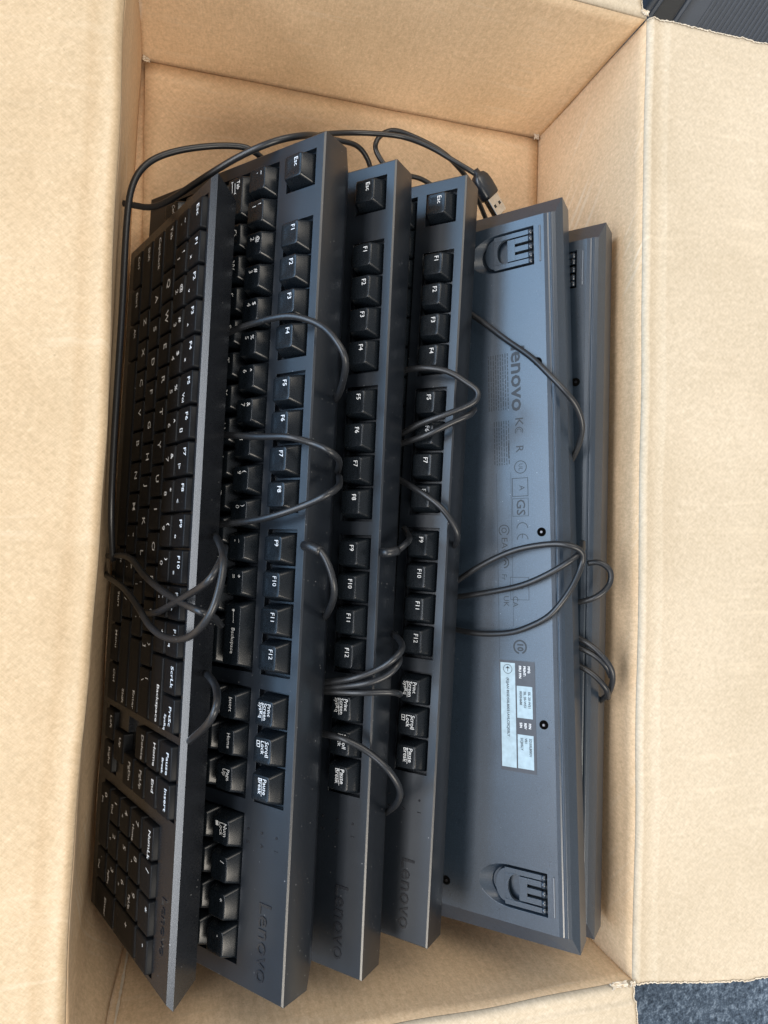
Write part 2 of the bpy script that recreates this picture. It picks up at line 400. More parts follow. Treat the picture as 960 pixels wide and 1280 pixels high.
def text_tris(s, size, align='LEFT', sx=1.0, bold=0.0):
    cu = bpy.data.curves.new('t', 'FONT'); cu.body = s; cu.size = size; cu.align_x = align; cu.align_y = 'CENTER'
    cu.resolution_u = 2; cu.space_line = .82; cu.offset = bold; cu.fill_mode = 'FRONT'
    o = bpy.data.objects.new('t', cu); C.objects.link(o)
    dg = bpy.context.evaluated_depsgraph_get(); me = bpy.data.meshes.new_from_object(o.evaluated_get(dg))
    v = [(p.co.x * sx, p.co.y) for p in me.vertices]; f = [tuple(p.vertices) for p in me.polygons]
    bpy.data.objects.remove(o); bpy.data.curves.remove(cu); bpy.data.meshes.remove(me)
    return v, f
text_cache = {}
def legend_mesh(items, topz, cy, name='legend', m=None):
    """items: list of (text, size, x, y, align, sx, bold) or ('rect', x0, x1, y0, y1); laid on the cap's own top surface"""
    V, F = [], []
    for it in items:
        if it[0] == 'rect':
            x0, x1, y0, y1 = it[1:]; b = len(V); V += [(x0, y0), (x1, y0), (x1, y1), (x0, y1)]; F.append((b, b + 1, b + 2, b + 3)); continue
        s, size, x, y, al, sx, bold = it
        k = (s, size, al, sx, bold)
        if k not in text_cache: text_cache[k] = text_tris(s, size, al, sx, bold)
        v, f = text_cache[k]; b = len(V)
        V += [(p[0] + x, p[1] + y) for p in v]; F += [tuple(i + b for i in q) for q in f]
    return from_py(name, [(x, y + cy, topz(x, y) + .00012) for x, y in V], F, m or m_ink)

UNDER = {'Print': 1}
def legends_tall(name, w):
    """name -> items; x from the cap centre"""
    L = -w / 2 + .0042
    B = .0
    two = {'`': '~', '1': '!', '2': '@', '3': '#', '4': '$', '5': '%', '6': '^', '7': '&', '8': '*', '9': '(', '0': ')', '-': '_', '=': '+', '[': '{', ']': '}', '\\': '|', ';': ':', "'": '"', ',': '<', '.': '>', '/': '?'}
    if name in ('Space',): return []
    if name.startswith('F') and len(name) > 1 and name[1:].isdigit(): return [(name, .0040, L, .0022, 'LEFT', .95, B)]
    if name == 'Esc': return [('Esc', .0040, L, .0020, 'LEFT', .95, B)]
    if name == 'Print': return [('Print', .0036, L - .0006, .0032, 'LEFT', .95, B), ('Screen', .0036, L - .0006, .0003, 'LEFT', .92, B), ('rect', L - .0006, L + .0088, -.00145, -.0012), ('SysRq', .0036, L - .0006, -.0030, 'LEFT', .95, B)]
    if name == 'Scroll': return [('Scroll', .0038, L - .0004, .0030, 'LEFT', .95, B), ('Lock', .0038, L - .0004, .0000, 'LEFT', .95, B), ('rect', L, L + .0034, -.0022, -.0019), ('rect', L, L + .0034, -.0043, -.0040), ('rect', L, L + .0003, -.0043, -.0019), ('rect', L + .0031, L + .0034, -.0043, -.0019), ('rect', L + .0015, L + .0019, -.0038, -.0024)]
    if name == 'Pause': return [('Pause', .0038, L - .0006, .0028, 'LEFT', .95, B), ('rect', L - .0006, L + .0086, .0009, .00115), ('Break', .0038, L - .0006, -.0006, 'LEFT', .95, B)]
    if name == 'NumLock': return [('Num', .0038, L, .0030, 'LEFT', .95, B), ('Lock', .0038, L, .0000, 'LEFT', .95, B), ('rect', L, L + .0026, -.0043, -.0024), ('rect', L + .0004, L + .0006, -.0026, -.0016), ('rect', L + .0020, L + .0022, -.0026, -.0016), ('rect', L + .0004, L + .0022, -.0018, -.0016)]
    if name == 'Backspace': return [('Backspace', .0036, L + .0105, .0005, 'LEFT', .95, B), ('rect', L + .0004, L + .0080, .0004, .0007), ('rect', L + .0002, L + .0020, .00065, .00090), ('rect', L + .0006, L + .0016, -.0004, .0015)]
    if name == 'Tab': return [('Tab', .0036, L, .0022, 'LEFT', .95, B), ('rect', L + .0010, L + .0070, -.0006, -.0003), ('rect', L + .0070, L + .0073, -.0014, .0005), ('rect', L, L + .0062, -.0030, -.0027), ('rect', L - .0002, L, -.0038, -.0019)]
    if name.startswith('n'):
        n = name[1:]; sub = {'7': 'Home', '9': 'PgUp', '1': 'End', '3': 'PgDn', '0': 'Ins', '.': 'Del'}.get(n)
        it = [(n, .0044, L + .0006, .0022, 'LEFT', 1, B)]
        if sub: it.append((sub, .0028, L, -.0028, 'LEFT', 1, B))
        return it
    if name in two and w < .030: return [(two[name], .0038, L + .0004, .0030, 'LEFT', 1, B), (name, .0042, L + .0004, -.0014, 'LEFT', 1, B)]
    if len(name) == 1: return [(name, .0054, L + .0006, .0010, 'LEFT', 1, B)]
    if ' ' in name:
        a, b = name.split(' ', 1); return [(a, .0036, L, .0028, 'LEFT', .95, B), (b, .0036, L, -.0002, 'LEFT', .95, B)]
    return [(name, .0036, L, .0018, 'LEFT', .92, B)]

ALPHA = [
 [('`', 1)] + [(c, 1) for c in '1234567890-='] + [('Backspace', 2)],
 [('Tab', 1.5)] + [(c, 1) for c in 'QWERTYUIOP[]'] + [('\\', 1.5)],
 [('Caps Lock', 1.75)] + [(c, 1) for c in "ASDFGHJKL;'"] + [('Enter', 2.25)],
 [('Shift', 2.25)] + [(c, 1) for c in 'ZXCVBNM,./'] + [('Shift', 2.75)],
 [('Ctrl', 1.25), ('Start', 1.25), ('Alt', 1.25), ('Space', 6.25), ('Alt', 1.25), ('Start', 1.25), ('Menu', 1.25), ('Ctrl', 1.25)]]
def key_list_classic():
    K = []; g = .2526; gn = .2334; mr, nr = .0163, 1.42
    def add(n, u, w, row, h, tall=1): K.append((n, u, w, row, h, tall))
    for n, u in [('Esc', .5)] + [('F%d' % i, 1.5 + i) for i in range(1, 5)] + [('F%d' % i, 2.0 + i) for i in range(5, 9)] + [('F%d' % i, 2.5 + i) for i in range(9, 13)] + [('Print', 15.75 + g), ('Scroll', 16.75 + g), ('Pause', 17.75 + g)]:
        add(n, u, 1, 0.0, .0064)
    hs = (.0062, .0046, .0040, .0042, .0046)
    for r, row in enumerate(ALPHA):
        u = 0
        for n, w in row: add(n, u + w / 2, w, nr + r, hs[r]); u += w
    for r, tr in enumerate((('Insert', 'Home', 'Page Up'), ('Delete', 'End', 'Page Down'))):
        for k, n in enumerate(tr): add(n, 15.75 + g + k, 1, nr + r, hs[r])
    add('Up', 16.75 + g, 1, nr + 3, hs[3])
    for k, n in enumerate(('Left', 'Down', 'Right')): add(n, 15.75 + g + k, 1, nr + 4, hs[4])
    pad = [('NumLock', 'n/', 'n*', 'n-'), ('n7', 'n8', 'n9'), ('n4', 'n5', 'n6'), ('n1', 'n2', 'n3')]
    for r, row in enumerate(pad):
        for k, n in enumerate(row): add(n, 19 + g + gn + k, 1, nr + r, hs[r])
    add('n+', 22 + g + gn, 1, nr + 1.5, hs[1], 2); add('Enter', 22 + g + gn, 1, nr + 3.5, hs[3], 2)
    add('n0', 19.5 + g + gn, 2, nr + 4, hs[4]); add('n.', 21 + g + gn, 1, nr + 4, hs[4])
    ml = .0090
    wells = []
    def well(u0, u1, r0, r1, pad=.0009): wells.append((ml + u0 * U - pad, ml + u1 * U + pad, -mr - r1 * U - pad, -mr - r0 * U + pad))
    for u0, u1 in ((0, 1), (2, 6), (6.5, 10.5), (11, 15), (15.25 + g, 18.25 + g)): well(u0, u1, -.5, .5)
    well(0, 15, nr - .5, nr + 4.5); well(15.25 + g, 18.25 + g, nr - .5, nr + 1.5); well(16.25 + g, 17.25 + g, nr + 2.5, nr + 3.5)
    well(15.25 + g, 18.25 + g, nr + 3.5, nr + 4.5, .0009); well(18.5 + g + gn, 22.5 + g + gn, nr - .5, nr + 4.5)
    return K, wells, ml, mr
def zb(v): return -.0296 - .0151 * v / .155          # plane of the underside (v runs from 0 at the rear to -D)
def housing(name, Lk, D, wells, m, c=.0012, band=(-.019, -.008), zbot=zb, ends=.0125, rear=.0100, front=.010, depth=.0035, feet=(), shoulder=True, seg=2):
    bm = bmesh.new()
    us = sorted({c, Lk - c} | {w[0] for w in wells} | {w[1] for w in wells}); vs = sorted({-c, -D + c} | {w[2] for w in wells} | {w[3] for w in wells})
    vc = {}
    def V(x, y, z):
        k = (round(x, 6), round(y, 6), round(z, 6))
        if k not in vc: vc[k] = bm.verts.new(k)
        return vc[k]
    def inw(x, y): return any(a < x < b and e < y < d for a, b, e, d in wells)
    W = [[inw((us[i] + us[i + 1]) / 2, (vs[j] + vs[j + 1]) / 2) for j in range(len(vs) - 1)] for i in range(len(us) - 1)]
    for i in range(len(us) - 1):
        for j in range(len(vs) - 1):
            z = -depth if W[i][j] else 0.0
            bm.faces.new((V(us[i], vs[j], z), V(us[i + 1], vs[j], z), V(us[i + 1], vs[j + 1], z), V(us[i], vs[j + 1], z)))
            if not W[i][j]: continue
            if i == 0 or not W[i - 1][j]: bm.faces.new((V(us[i], vs[j], -depth), V(us[i], vs[j + 1], -depth), V(us[i], vs[j + 1], 0), V(us[i], vs[j], 0)))
            if i == len(us) - 2 or not W[i + 1][j]: bm.faces.new((V(us[i + 1], vs[j + 1], -depth), V(us[i + 1], vs[j], -depth), V(us[i + 1], vs[j], 0), V(us[i + 1], vs[j + 1], 0)))
            if j == 0 or not W[i][j - 1]: bm.faces.new((V(us[i + 1], vs[j], -depth), V(us[i], vs[j], -depth), V(us[i], vs[j], 0), V(us[i + 1], vs[j], 0)))
            if j == len(vs) - 2 or not W[i][j + 1]: bm.faces.new((V(us[i], vs[j + 1], -depth), V(us[i + 1], vs[j + 1], -depth), V(us[i + 1], vs[j + 1], 0), V(us[i], vs[j + 1], 0)))
    per = [(x, vs[0]) for x in us] + [(us[-1], y) for y in vs[1:]] + [(x, vs[-1]) for x in us[-2::-1]] + [(us[0], y) for y in vs[-2:0:-1]]
    def mp(p, iu, ir, ifr): return (iu + (Lk - 2 * iu) * (p[0] - c) / (Lk - 2 * c), -ir + (-D + ifr + ir) * ((-c - p[1]) / (D - 2 * c)))
    def bz(y): return band[0] + (band[1] - band[0]) * (-y / D)
    specs = [(0, 0, 0, lambda y: -c), (0, 0, 0, bz)]
    if shoulder:
        specs += [(ends - .0008, .0032, front - .001, lambda y: zbot(y) + .0034), (ends - .0004, .0050, front - .0006, lambda y: zbot(y) + .0014),
                  (ends - .0003, .0062, front - .0005, lambda y: zbot(y) + .0010), (ends - .0002, .0070, front - .0004, lambda y: zbot(y) + .0012),
                  (ends - .0001, .0078, front - .0002, lambda y: zbot(y) + .0006)]
    specs += [(ends, rear, front, zbot)]
    prev = [V(p[0], p[1], 0) for p in per]
    for iu, ir, ifr, zf in specs:
        cur = []
        for p in per:
            x, y = mp(p, iu, ir, ifr); cur.append(V(x, y, zf(y)))
        n = len(per)
        for k in range(n):
            q = (prev[k], cur[k], cur[(k + 1) % n], prev[(k + 1) % n])
            if len(set(q)) == 4: bm.faces.new(q)
        prev = cur
    # underside, cut round the feet
    x0, x1, y0, y1 = ends, Lk - ends, -D + front, -rear
    if not feet: bm.faces.new(prev[::-1])
    else:
        P2 = []
        for fu in feet: P2.append((fu - .0185, fu + .0185, -.0650, -.0125))
        xs = sorted({x0, x1} | {p[0] for p in P2} | {p[1] for p in P2}); ys = sorted({y0, y1, -.0650, -.0125})
        for i in range(len(xs) - 1):
            for j in range(len(ys) - 1):
                mx, my = (xs[i] + xs[i + 1]) / 2, (ys[j] + ys[j + 1]) / 2
                if any(a < mx < b and e < my < d for a, b, e, d in P2): continue
                q = [(xs[i], ys[j]), (xs[i], ys[j + 1]), (xs[i + 1], ys[j + 1]), (xs[i + 1], ys[j])]
                bm.faces.new([bm.verts.new((x, y, zbot(y))) for x, y in q])
        for fu, (a, b, e, d) in zip(feet, P2):
            inner = [(fu + .0125 * math.cos(t), -.0395 - .0205 * math.sin(t)) for t in [math.pi * k / 28 for k in range(29)]]
            inner += [(fu - .0125, -.0165), (fu, -.0165), (fu + .0125, -.0165)]
            cx, cy = fu, -.038; outer = []
            for (x, y) in inner:
                dx, dy = x - cx, y - cy; t = min(((b - cx) / dx if dx > 1e-9 else 9), ((a - cx) / dx if dx < -1e-9 else 9), ((d - cy) / dy if dy > 1e-9 else 9), ((e - cy) / dy if dy < -1e-9 else 9))
                outer.append([cx + dx * t, cy + dy * t])
            for corner in ((a, e), (b, e), (b, d), (a, d)):
                k = min(range(len(outer)), key=lambda i: (outer[i][0] - corner[0]) ** 2 + (outer[i][1] - corner[1]) ** 2); outer[k] = list(corner)
            def loop(pts, off): return [bm.verts.new((x, y, zbot(y) + off)) for x, y in pts]
            def sc(pts, su, sv): return [(fu + (x - fu) * su, -.0165 + (y + .0165) * sv) for x, y in pts]
            Ls = [loop(outer, 0), loop(inner, 0), loop(sc(inner, .985, .985), .0003), loop(sc(inner, .925, .825), .0034), loop(sc(inner, .91, .81), .0046)]
            for A, B in zip(Ls, Ls[1:]):
                n = len(A)
                for k in range(n): bm.faces.new((A[k], A[(k + 1) % n], B[(k + 1) % n], B[k]))
            bm.faces.new(Ls[-1])
    bmesh.ops.remove_doubles(bm, verts=bm.verts, dist=1e-5)
    bmesh.ops.recalc_face_normals(bm, faces=bm.faces)
    return from_bm(name, bm, m, True)

def embossed(name, s, size, u, v, parent, m, h=.0004, z0=0.0, sx=1.15, track=1.05):
    vv, ff = text_tris(s, size, 'CENTER', sx, .0)
    bm = bmesh.new(); vs = [bm.verts.new((u + p[0], v + p[1], z0 + h)) for p in vv]
    for f in ff:
        try: bm.faces.new([vs[i] for i in f])
        except ValueError: pass
    r = bmesh.ops.extrude_face_region(bm, geom=bm.faces[:])
    for g in r['geom']:
        if isinstance(g, bmesh.types.BMVert): g.co.z = z0 - .0001
    return link(name, from_bm(name, bm, m), parent)

def place(o, R, T):
    M = Matrix(R).to_4x4(); M.translation = Vector(T); o.matrix_world = M
def copy_tree(o):
    c = o.copy(); C.objects.link(c)
    for ch in o.children:
        d = ch.copy(); C.objects.link(d); d.parent = c
        for g in ch.children:
            e = g.copy(); C.objects.link(e); e.parent = d
    return c

def build_classic(name):
    t = empty(name); LK, D = .458, .148
    K, wells, ml, mr = key_list_classic()
    bevel(link('housing', housing('housing', LK, D, wells, m_deck, c=.0009), t), .00045, 2)
    for n, u, w, row, h, tall in K:
        me, topz, tw, td, cy = cap_mesh(w * U - .0011, tall * U - .0011, h, 'tall')
        k = link('key', me, t); k.location = (ml + u * U, -mr - row * U, 0)
        items = legends_tall(n, w * U - .0011)
        if items: link('legend', legend_mesh(items, topz, cy), k)
    embossed('maker_logo', 'Lenovo', .0118, .431, -.0150, t, m_logo)
    for v in (-.0095, -.0195, -.0295):                  # indicator lamps and their signs
        bm = bmesh.new(); bmesh.ops.create_cone(bm, cap_ends=True, segments=12, radius1=.0007, radius2=.0007, depth=.0003, matrix=Matrix.Translation((.3770, v, .0001)))
        link('indicator_lamp', from_bm('indicator_lamp', bm, m_logo), t)
    for v, s in ((-.0095, '1'), (-.0195, 'A'), (-.0295, 'S')):
        embossed('indicator_sign', s, .0034, .3838, v, t, m_logo, h=.0002)
    return t

def key_list_flat():
    K = []; g, gn, mr, ml, rp = .243, .39, .0145, .0102, .0182
    def add(n, u, w, row, tall=1): K.append((n, u, w, row, tall))
    for k, n in enumerate(['Esc'] + ['F%d' % i for i in range(1, 13)] + ['ScrLk', 'PrtSc']): add(n, k + .5, 1, 0)
    for r, row in enumerate(ALPHA):
        u = 0
        for n, w in row: add(n, u + w / 2, w, 1 + r); u += w
    for r, pr in enumerate((('Pause', 'Insert'), ('Home', 'End'), ('Delete', 'PgUp'), (None, 'PgDn'))):
        for k, n in enumerate(pr):
            if n: add(n, 15.5 + g + k, 1, r)
    add('Up', 16 + g, 1, 4)
    for k, n in enumerate(('Left', 'Right')): add(n, 15.5 + g + k, 1, 5)
    for r, row in enumerate([('NumLk', 'n/', 'n*', 'n-'), ('n7', 'n8', 'n9'), ('n4', 'n5', 'n6'), ('n1', 'n2', 'n3')]):
        for k, n in enumerate(row): add(n, 18 + g + gn - .5 + .0 + k, 1, 1 + r)
    add('n+', 20.5 + g + gn, 1, 2.5, 2); add('Enter', 20.5 + g + gn, 1, 4.5, 2); add('n0', 18 + g + gn, 2, 5); add('n.', 19.5 + g + gn, 1, 5)
    W = []
    def well(u0, u1, r0, r1, pad=.0005): W.append((ml + u0 * U - pad, ml + u1 * U + pad, -mr - r1 * rp - pad, -mr - r0 * rp + pad))
    well(0, 15, -.5, 5.5); well(15 + g, 17 + g, -.5, 3.5); well(15.5 + g, 16.5 + g, 3.5, 4.5, .0003); well(15 + g, 17 + g, 4.5, 5.5, .0006)
    well(17 + g + gn, 21 + g + gn, .5, 5.5)
    return K, W, ml, mr, rp
def legends_flat(name, w):
    L = -w / 2 + .0030; B = .00004
    two = {'`': '~', '1': '!', '2': '@', '3': '#', '4': '$', '5': '%', '6': '^', '7': '&', '8': '*', '9': '(', '0': ')', '-': '_', '=': '+', '[': '{', ']': '}', '\\': '|', ';': ':', "'": '"', ',': '<', '.': '>', '/': '?'}
    if name == 'Space': return []
    if name[0] == 'F' and name[1:].isdigit():
        i = int(name[1:]); ic = {1: 'x', 2: 'v', 3: '^', 4: 'x', 5: 'Vol', 6: '[]', 7: '|>', 8: '<', 9: 'o', 10: '=', 11: '+', 12: 'q'}[i]
        return [(name, .0046, L, .0030, 'LEFT', 1.05, B), (ic, .0040, L + .0080, -.0030, 'LEFT', 1, B)]
    if name.startswith('n'):
        n = name[1:]; sub = {'7': 'Home', '9': 'PgUp', '1': 'End', '3': 'PgDn', '0': 'Ins', '.': 'Del', '8': '^', '4': '<', '6': '>', '2': 'v'}.get(n)
        it = [(n, .0060, L + .001, .0022, 'LEFT', 1, B)]
        if sub: it.append((sub, .0036, L + .0046, -.0038, 'LEFT', 1, B))
        return it
    if name in two and w < .03: return [(two[name], .0046, L + .0016, .0040, 'LEFT', 1.1, B), (name, .0052, L + .0030, -.0028, 'LEFT', 1.1, B)]
    if len(name) == 1: return [(name, .0064, L + .0022, .0020, 'LEFT', 1.1, B)]
    if name == 'PrtSc': return [('PrtSc', .0044, L + .0015, .0026, 'LEFT', 1.1, B), ('SysRq', .0034, L + .0065, -.0034, 'LEFT', 1, B)]
    if name == 'Pause': return [('Pause', .0046, L + .001, .0026, 'LEFT', 1.1, B), ('Break', .0034, L + .005, -.0034, 'LEFT', 1, B)]
    if name in ('Backspace', 'Enter') or (name == 'Shift' and w > .045): return [(name, .0044, w / 2 - .0020, .0026, 'RIGHT', 1.1, B)]
    return [(name.replace(' ', ''), .0046, L, .0026, 'LEFT', 1.08, B)]
def build_flat(name):
    t = empty(name); LK, D = .428, .131
    K, wells, ml, mr, rp = key_list_flat()
    zf = lambda v: -.0185 - .0085 * v / .131
    bevel(link('housing', housing('housing', LK, D, wells, m_deck1, c=.0027, band=(-.0026, -.0026), zbot=zf, ends=.006, rear=.0090, front=.006, depth=.0030, shoulder=False), t), .0011, 4, 20)
    for n, u, w, row, tall in K:
        me, topz, tw, td, cy = cap_mesh(w * U - .0010, tall * rp - .0010, .0026, 'flat')
        k = link('key', me, t); k.location = (ml + u * U, -mr - row * rp, 0)
        items = legends_flat(n, w * U - .0010)
        if items: link('legend', legend_mesh(items, topz, cy), k)
    embossed('maker_logo', 'Lenovo', .0085, .392, -.0120, t, m_logo)
    return t

def build_upturned(name):
    t = empty(name); LK, D = .458, .155; FE = (.0340, .4270)
    K, wells, ml, mr = key_list_classic()
    ho = bevel(link('housing', housing('housing', LK, D, wells, m_under, feet=FE), t), .0004, 2); ho.modifiers['bevel'].harden_normals = False
    ho.data.polygons.foreach_set('use_smooth', [False] * len(ho.data.polygons))
    up = lambda off: (lambda x, y: zb(y) - off)
    # the print and the sticker on the underside read from the side the underside faces
    def flat_text(s, size, u, v, al='CENTER', sx=1.0, rot=0, bold=.0, off=.00008):
        vv, ff = text_tris(s, size, al, sx, bold); return [(u - p[0], v + p[1]) for p in vv], ff, off
    def flat_obj(name, parts, m, parent):
        V, F = [], []
        for vv, ff, off in parts:
            b = len(V); V += [(x, y, zb(y) - off) for x, y in vv]; F += [tuple(i + b for i in f)[::-1] for f in ff]
        o = link(name, from_py(name, V, F, m), parent); return o
    def rect(u0, u1, v0, v1, off=.00008): return ([(u0, v0), (u1, v0), (u1, v1), (u0, v1)], [(0, 3, 2, 1)], off)
    def ring_(u, v, r0, r1, a0=0, a1=360, n=24, off=.00008):
        P, F = [], []
        for k in range(n + 1):
            a = math.radians(a0 + (a1 - a0) * k / n); P += [(u - r0 * math.cos(a), v + r0 * math.sin(a)), (u - r1 * math.cos(a), v + r1 * math.sin(a))]
            if k: F.append((2 * k - 2, 2 * k - 1, 2 * k + 1, 2 * k))
        return (P, F, off)
    def frame_(u, v, w, h, s=.0004): return [rect(u - w, u + w, v + h - s, v + h), rect(u - w, u + w, v - h, v - h + s), rect(u - w, u - w + s, v - h, v + h), rect(u + w - s, u + w, v - h, v + h)]
    flat_obj('printed_maker_name', [flat_text('lenovo', .0125, .3440, -.0290, sx=1.22, bold=.00025)], m_ink_dim, t)
    marks = [flat_text('K', .0075, .3165, -.0285, sx=1.2), ring_(.3105, -.0285, .0022, .0027, 60, 300), ring_(.3105, -.0285, .0012, .0016, 60, 300),
             flat_text('R', .0070, .2995, -.0285, sx=1.1), ring_(.2880, -.0280, .0036, .0041), flat_text('UL', .0038, .2880, -.0280), rect(.294, .3035, -.0358, -.0352)]
    marks += frame_(.2755, -.0285, .0058, .0052); marks += [flat_text('\u25b3' if False else 'A', .0050, .2750, -.0275)]
    marks += frame_(.2630, -.0285, .0056, .0052, .0003); marks += [flat_text('GS', .0078, .2630, -.0285, sx=1.1, bold=.0001)]
    marks += [ring_(.2500, -.0275, .0032, .0037, 90, 270), ring_(.2430, -.0275, .0032, .0037, 90, 270), rect(.2438, .2465, -.0277, -.0273)]
    marks += [ring_(.2490, -.0395, .0030, .0036, 30, 330), ring_(.2490, -.0395, .0012, .0017), flat_text('EAC', .0056, .2390, -.0395, sx=1.1)]
    marks += [ring_(.2290, -.0400, .0028, .0036, 0, 180), ring_(.2290, -.0400, .0010, .0018, 0, 180), flat_text('Fr', .0045, .2200, -.0400), flat_text('UK', .0050, .2050, -.0390), flat_text('CA', .0050, .2050, -.0330)]
    marks += frame_(.2130, -.0300, .0070, .0060, .0003) + [flat_text('!', .0060, .2130, -.0300)]
    marks += [ring_(.1775, -.0305, .0034, .0044, 20, 350), flat_text('10', .0052, .1775, -.0305, bold=.0002)]
    flat_obj('printed_approval_marks', marks, m_ink_dim, t)
    small = []
    rnd = random.Random(4)
    for k in range(9):                                   # small print: lines too fine to read
        v = -.0355 - .0016 * k
        for (a, b) in ((.361, .325), (.318, .290)):
            if b < .3 and k > 6: continue
            u = a
            while u > b:
                w = rnd.uniform(.0012, .0035); small.append(rect(max(u - w, b), u, v, v + .00055)); u -= w + .0007
    for u0, u1, v in ((.285, .19, -.0345), (.285, .17, -.0440)): small.append(rect(u1, u0, v, v + .0002))
    flat_obj('small_print', small, m_ink_dim, t)
    # sticker
    st = empty('part_sticker'); bpy.data.objects.remove(st)
    bm = bmesh.new(); prism_bm(bm, [(.1025, -.0440), (.1690, -.0440), (.1690, -.0214), (.1025, -.0214)], up(.00022), up(-.0002)); sk = link('sticker', from_bm('sticker', bm, m_label), t)
    for (a, b, c_, d) in ((.1047, .1675, -.0433, -.0339), (.1349, .1540, -.0330, -.0232), (.1049, .1250, -.0330, -.0230)):
        flat_obj('pale_field', [rect(a, b, c_, d, .00028)], m_label_pale, sk)
    o_ = .00036
    def ft(s, size, u, v, al='LEFT', sx=1.0, bold=.00005): return flat_text(s, size, u, v, al, sx, 0, bold, o_)
    flat_obj('sticker_wording', [ft('MFG', .0021, .1662, -.0252), ft('PRINT:', .0021, .1662, -.0280), ft('FRU P/N', .0021, .1662, -.0308)], m_ink, sk)
    flat_obj('sticker_wording', [ft('P/N', .0021, .1322, -.0252), ft('REV', .0021, .1322, -.0280), ft('S/N', .0021, .1322, -.0308)], m_ink, sk)
    flat_obj('sticker_number', [ft('SIL 20-W51', .0021, .1510, -.0252), ft('SIL 20-W51', .0021, .1510, -.0280), ft('00XH688', .0021, .1510, -.0306), ft('SD50L80031', .0021, .1232, -.0250), ft('V01', .0021, .1232, -.0278), ft('2CJ05LY', .0021, .1232, -.0304),
             ft('(R)JAN 8SSD50L80031AVLC0CJ05LY', .0022, .1585, -.0388, sx=1.05), ring_(.1637, -.0386, .0026, .0029, off=o_), ([(.1637 + .0015, -.0386 - .0002), (.1637 - .0015, -.0386 - .0002), (.1637 - .0015, -.0386 + .0002), (.1637 + .0015, -.0386 + .0002)], [(0, 1, 2, 3)], o_), ([(.1637 + .0017, -.0386), (.1637 + .0004, -.0386 + .0014), (.1637 + .0004, -.0386 - .0014)], [(0, 1, 2)], o_)], m_label_ink, sk)
    # screws
    for (u, v) in ((.3525, -.0156), (.2474, -.0154), (.1325, -.0165), (.0275, -.0825), (.4300, -.0825), (.2474, -.1250)):
        bm = bmesh.new(); bmesh.ops.create_cone(bm, cap_ends=True, segments=20, radius1=.0027, radius2=.0027, depth=.0006, matrix=Matrix.Translation((u, v, zb(v) - .0001)))
        s = link('screw_hole', from_bm('screw_hole', bm, m_hole), t)  # raised disc; the dark of the hole is only its colour
        bm = bmesh.new(); bmesh.ops.create_cone(bm, cap_ends=True, segments=16, radius1=.0007, radius2=.0010, depth=.0006, matrix=Matrix.Translation((u, v, zb(v) - .0006)))
        box_bm(bm, u - .0006, u + .0006, v - .0002, v + .0002, zb(v) - .0011, zb(v) - .0008)
        link('screw', from_bm('screw', bm, m_screw), s)
    # folding feet
    for fu in FE:
        bm = bmesh.new()
        a, b = up(0), up(-.0022)
        def pr(poly, oa=0.0, ob=-.0022): prism_bm(bm, [(fu + x, y) for x, y in poly], up(oa), up(ob))
        for s in (-1, 1):
            x0, x1 = sorted((s * .0078, s * .0108)); pr([(x0, -.0355), (x1, -.0355), (x1, -.0190), (x0, -.0190)])
        arc = [(.0078 * math.cos(q), -.0355 - .0055 * math.sin(q)) for q in [math.pi * k / 14 for k in range(15)]]
        for k in range(14):
            (xa, ya), (xb, yb) = arc[k], arc[k + 1]
            pr([(xb, -.0430), (xa, -.0430), (xa, ya), (xb, yb)] if xb < xa else [(xa, -.0430), (xb, -.0430), (xb, yb), (xa, ya)])
        pr([(-.0108, -.0430), (-.0078, -.0430), (-.0078, -.0355), (-.0108, -.0355)]); pr([(.0078, -.0430), (.0108, -.0430), (.0108, -.0355), (.0078, -.0355)])
        pr([(-.0070, -.0340), (.0070, -.0340), (.0070, -.0290), (-.0070, -.0290)], -.0003)
        for x0, x1 in ((-.0070, -.0036), (-.0017, .0017), (.0036, .0070)): pr([(x0, -.0290), (x1, -.0290), (x1, -.0195), (x0, -.0195)], -.0003)
        f = link('folding_foot', from_bm('folding_foot', bm, m_under), t); bevel(f, .0003, 2)
        bm = bmesh.new()
        for x0, x1 in ((-.0108, -.0078), (-.0070, -.0036), (-.0017, .0017), (.0036, .0070), (.0078, .0108)):
            bmesh.ops.create_cone(bm, cap_ends=True, segments=14, radius1=.0014, radius2=.0014, depth=x1 - x0, matrix=Matrix.Translation((fu + (x0 + x1) / 2, -.0190, zb(-.019) + .0010)) @ Matrix.Rotation(math.pi / 2, 4, 'Y'))
        link('hinge', from_bm('hinge', bm, m_under, True), f)
        # darkened slab painting the shade of the pocket floor under the foot, and the finger disc
        bm = bmesh.new(); pr2 = [(fu - .0120, -.0168), (fu + .0120, -.0168), (fu + .0120, -.0290), (fu - .0120, -.0290)]; prism_bm(bm, pr2, up(-.0034), up(-.0040)); link('foot_pocket_shade', from_bm('foot_pocket_shade', bm, m_dark), t)
        bm = bmesh.new(); disc = [(fu + .0098 * math.cos(q), -.0425 - .0068 * math.sin(q)) for q in [math.pi * k / 20 for k in range(21)]]
        prism_bm(bm, disc, up(-.0006), up(-.0044)); bevel(link('finger_rest', from_bm('finger_rest', bm, m_under), t), .0003, 2)
        bm = bmesh.new(); box_bm(bm, fu - .0115, fu + .0115, -.0131, -.0120, zb(-.0125) - .0005, zb(-.0125) + .001); bevel(link('ridge', from_bm('ridge', bm, m_under), t), .0003, 2)
    return t

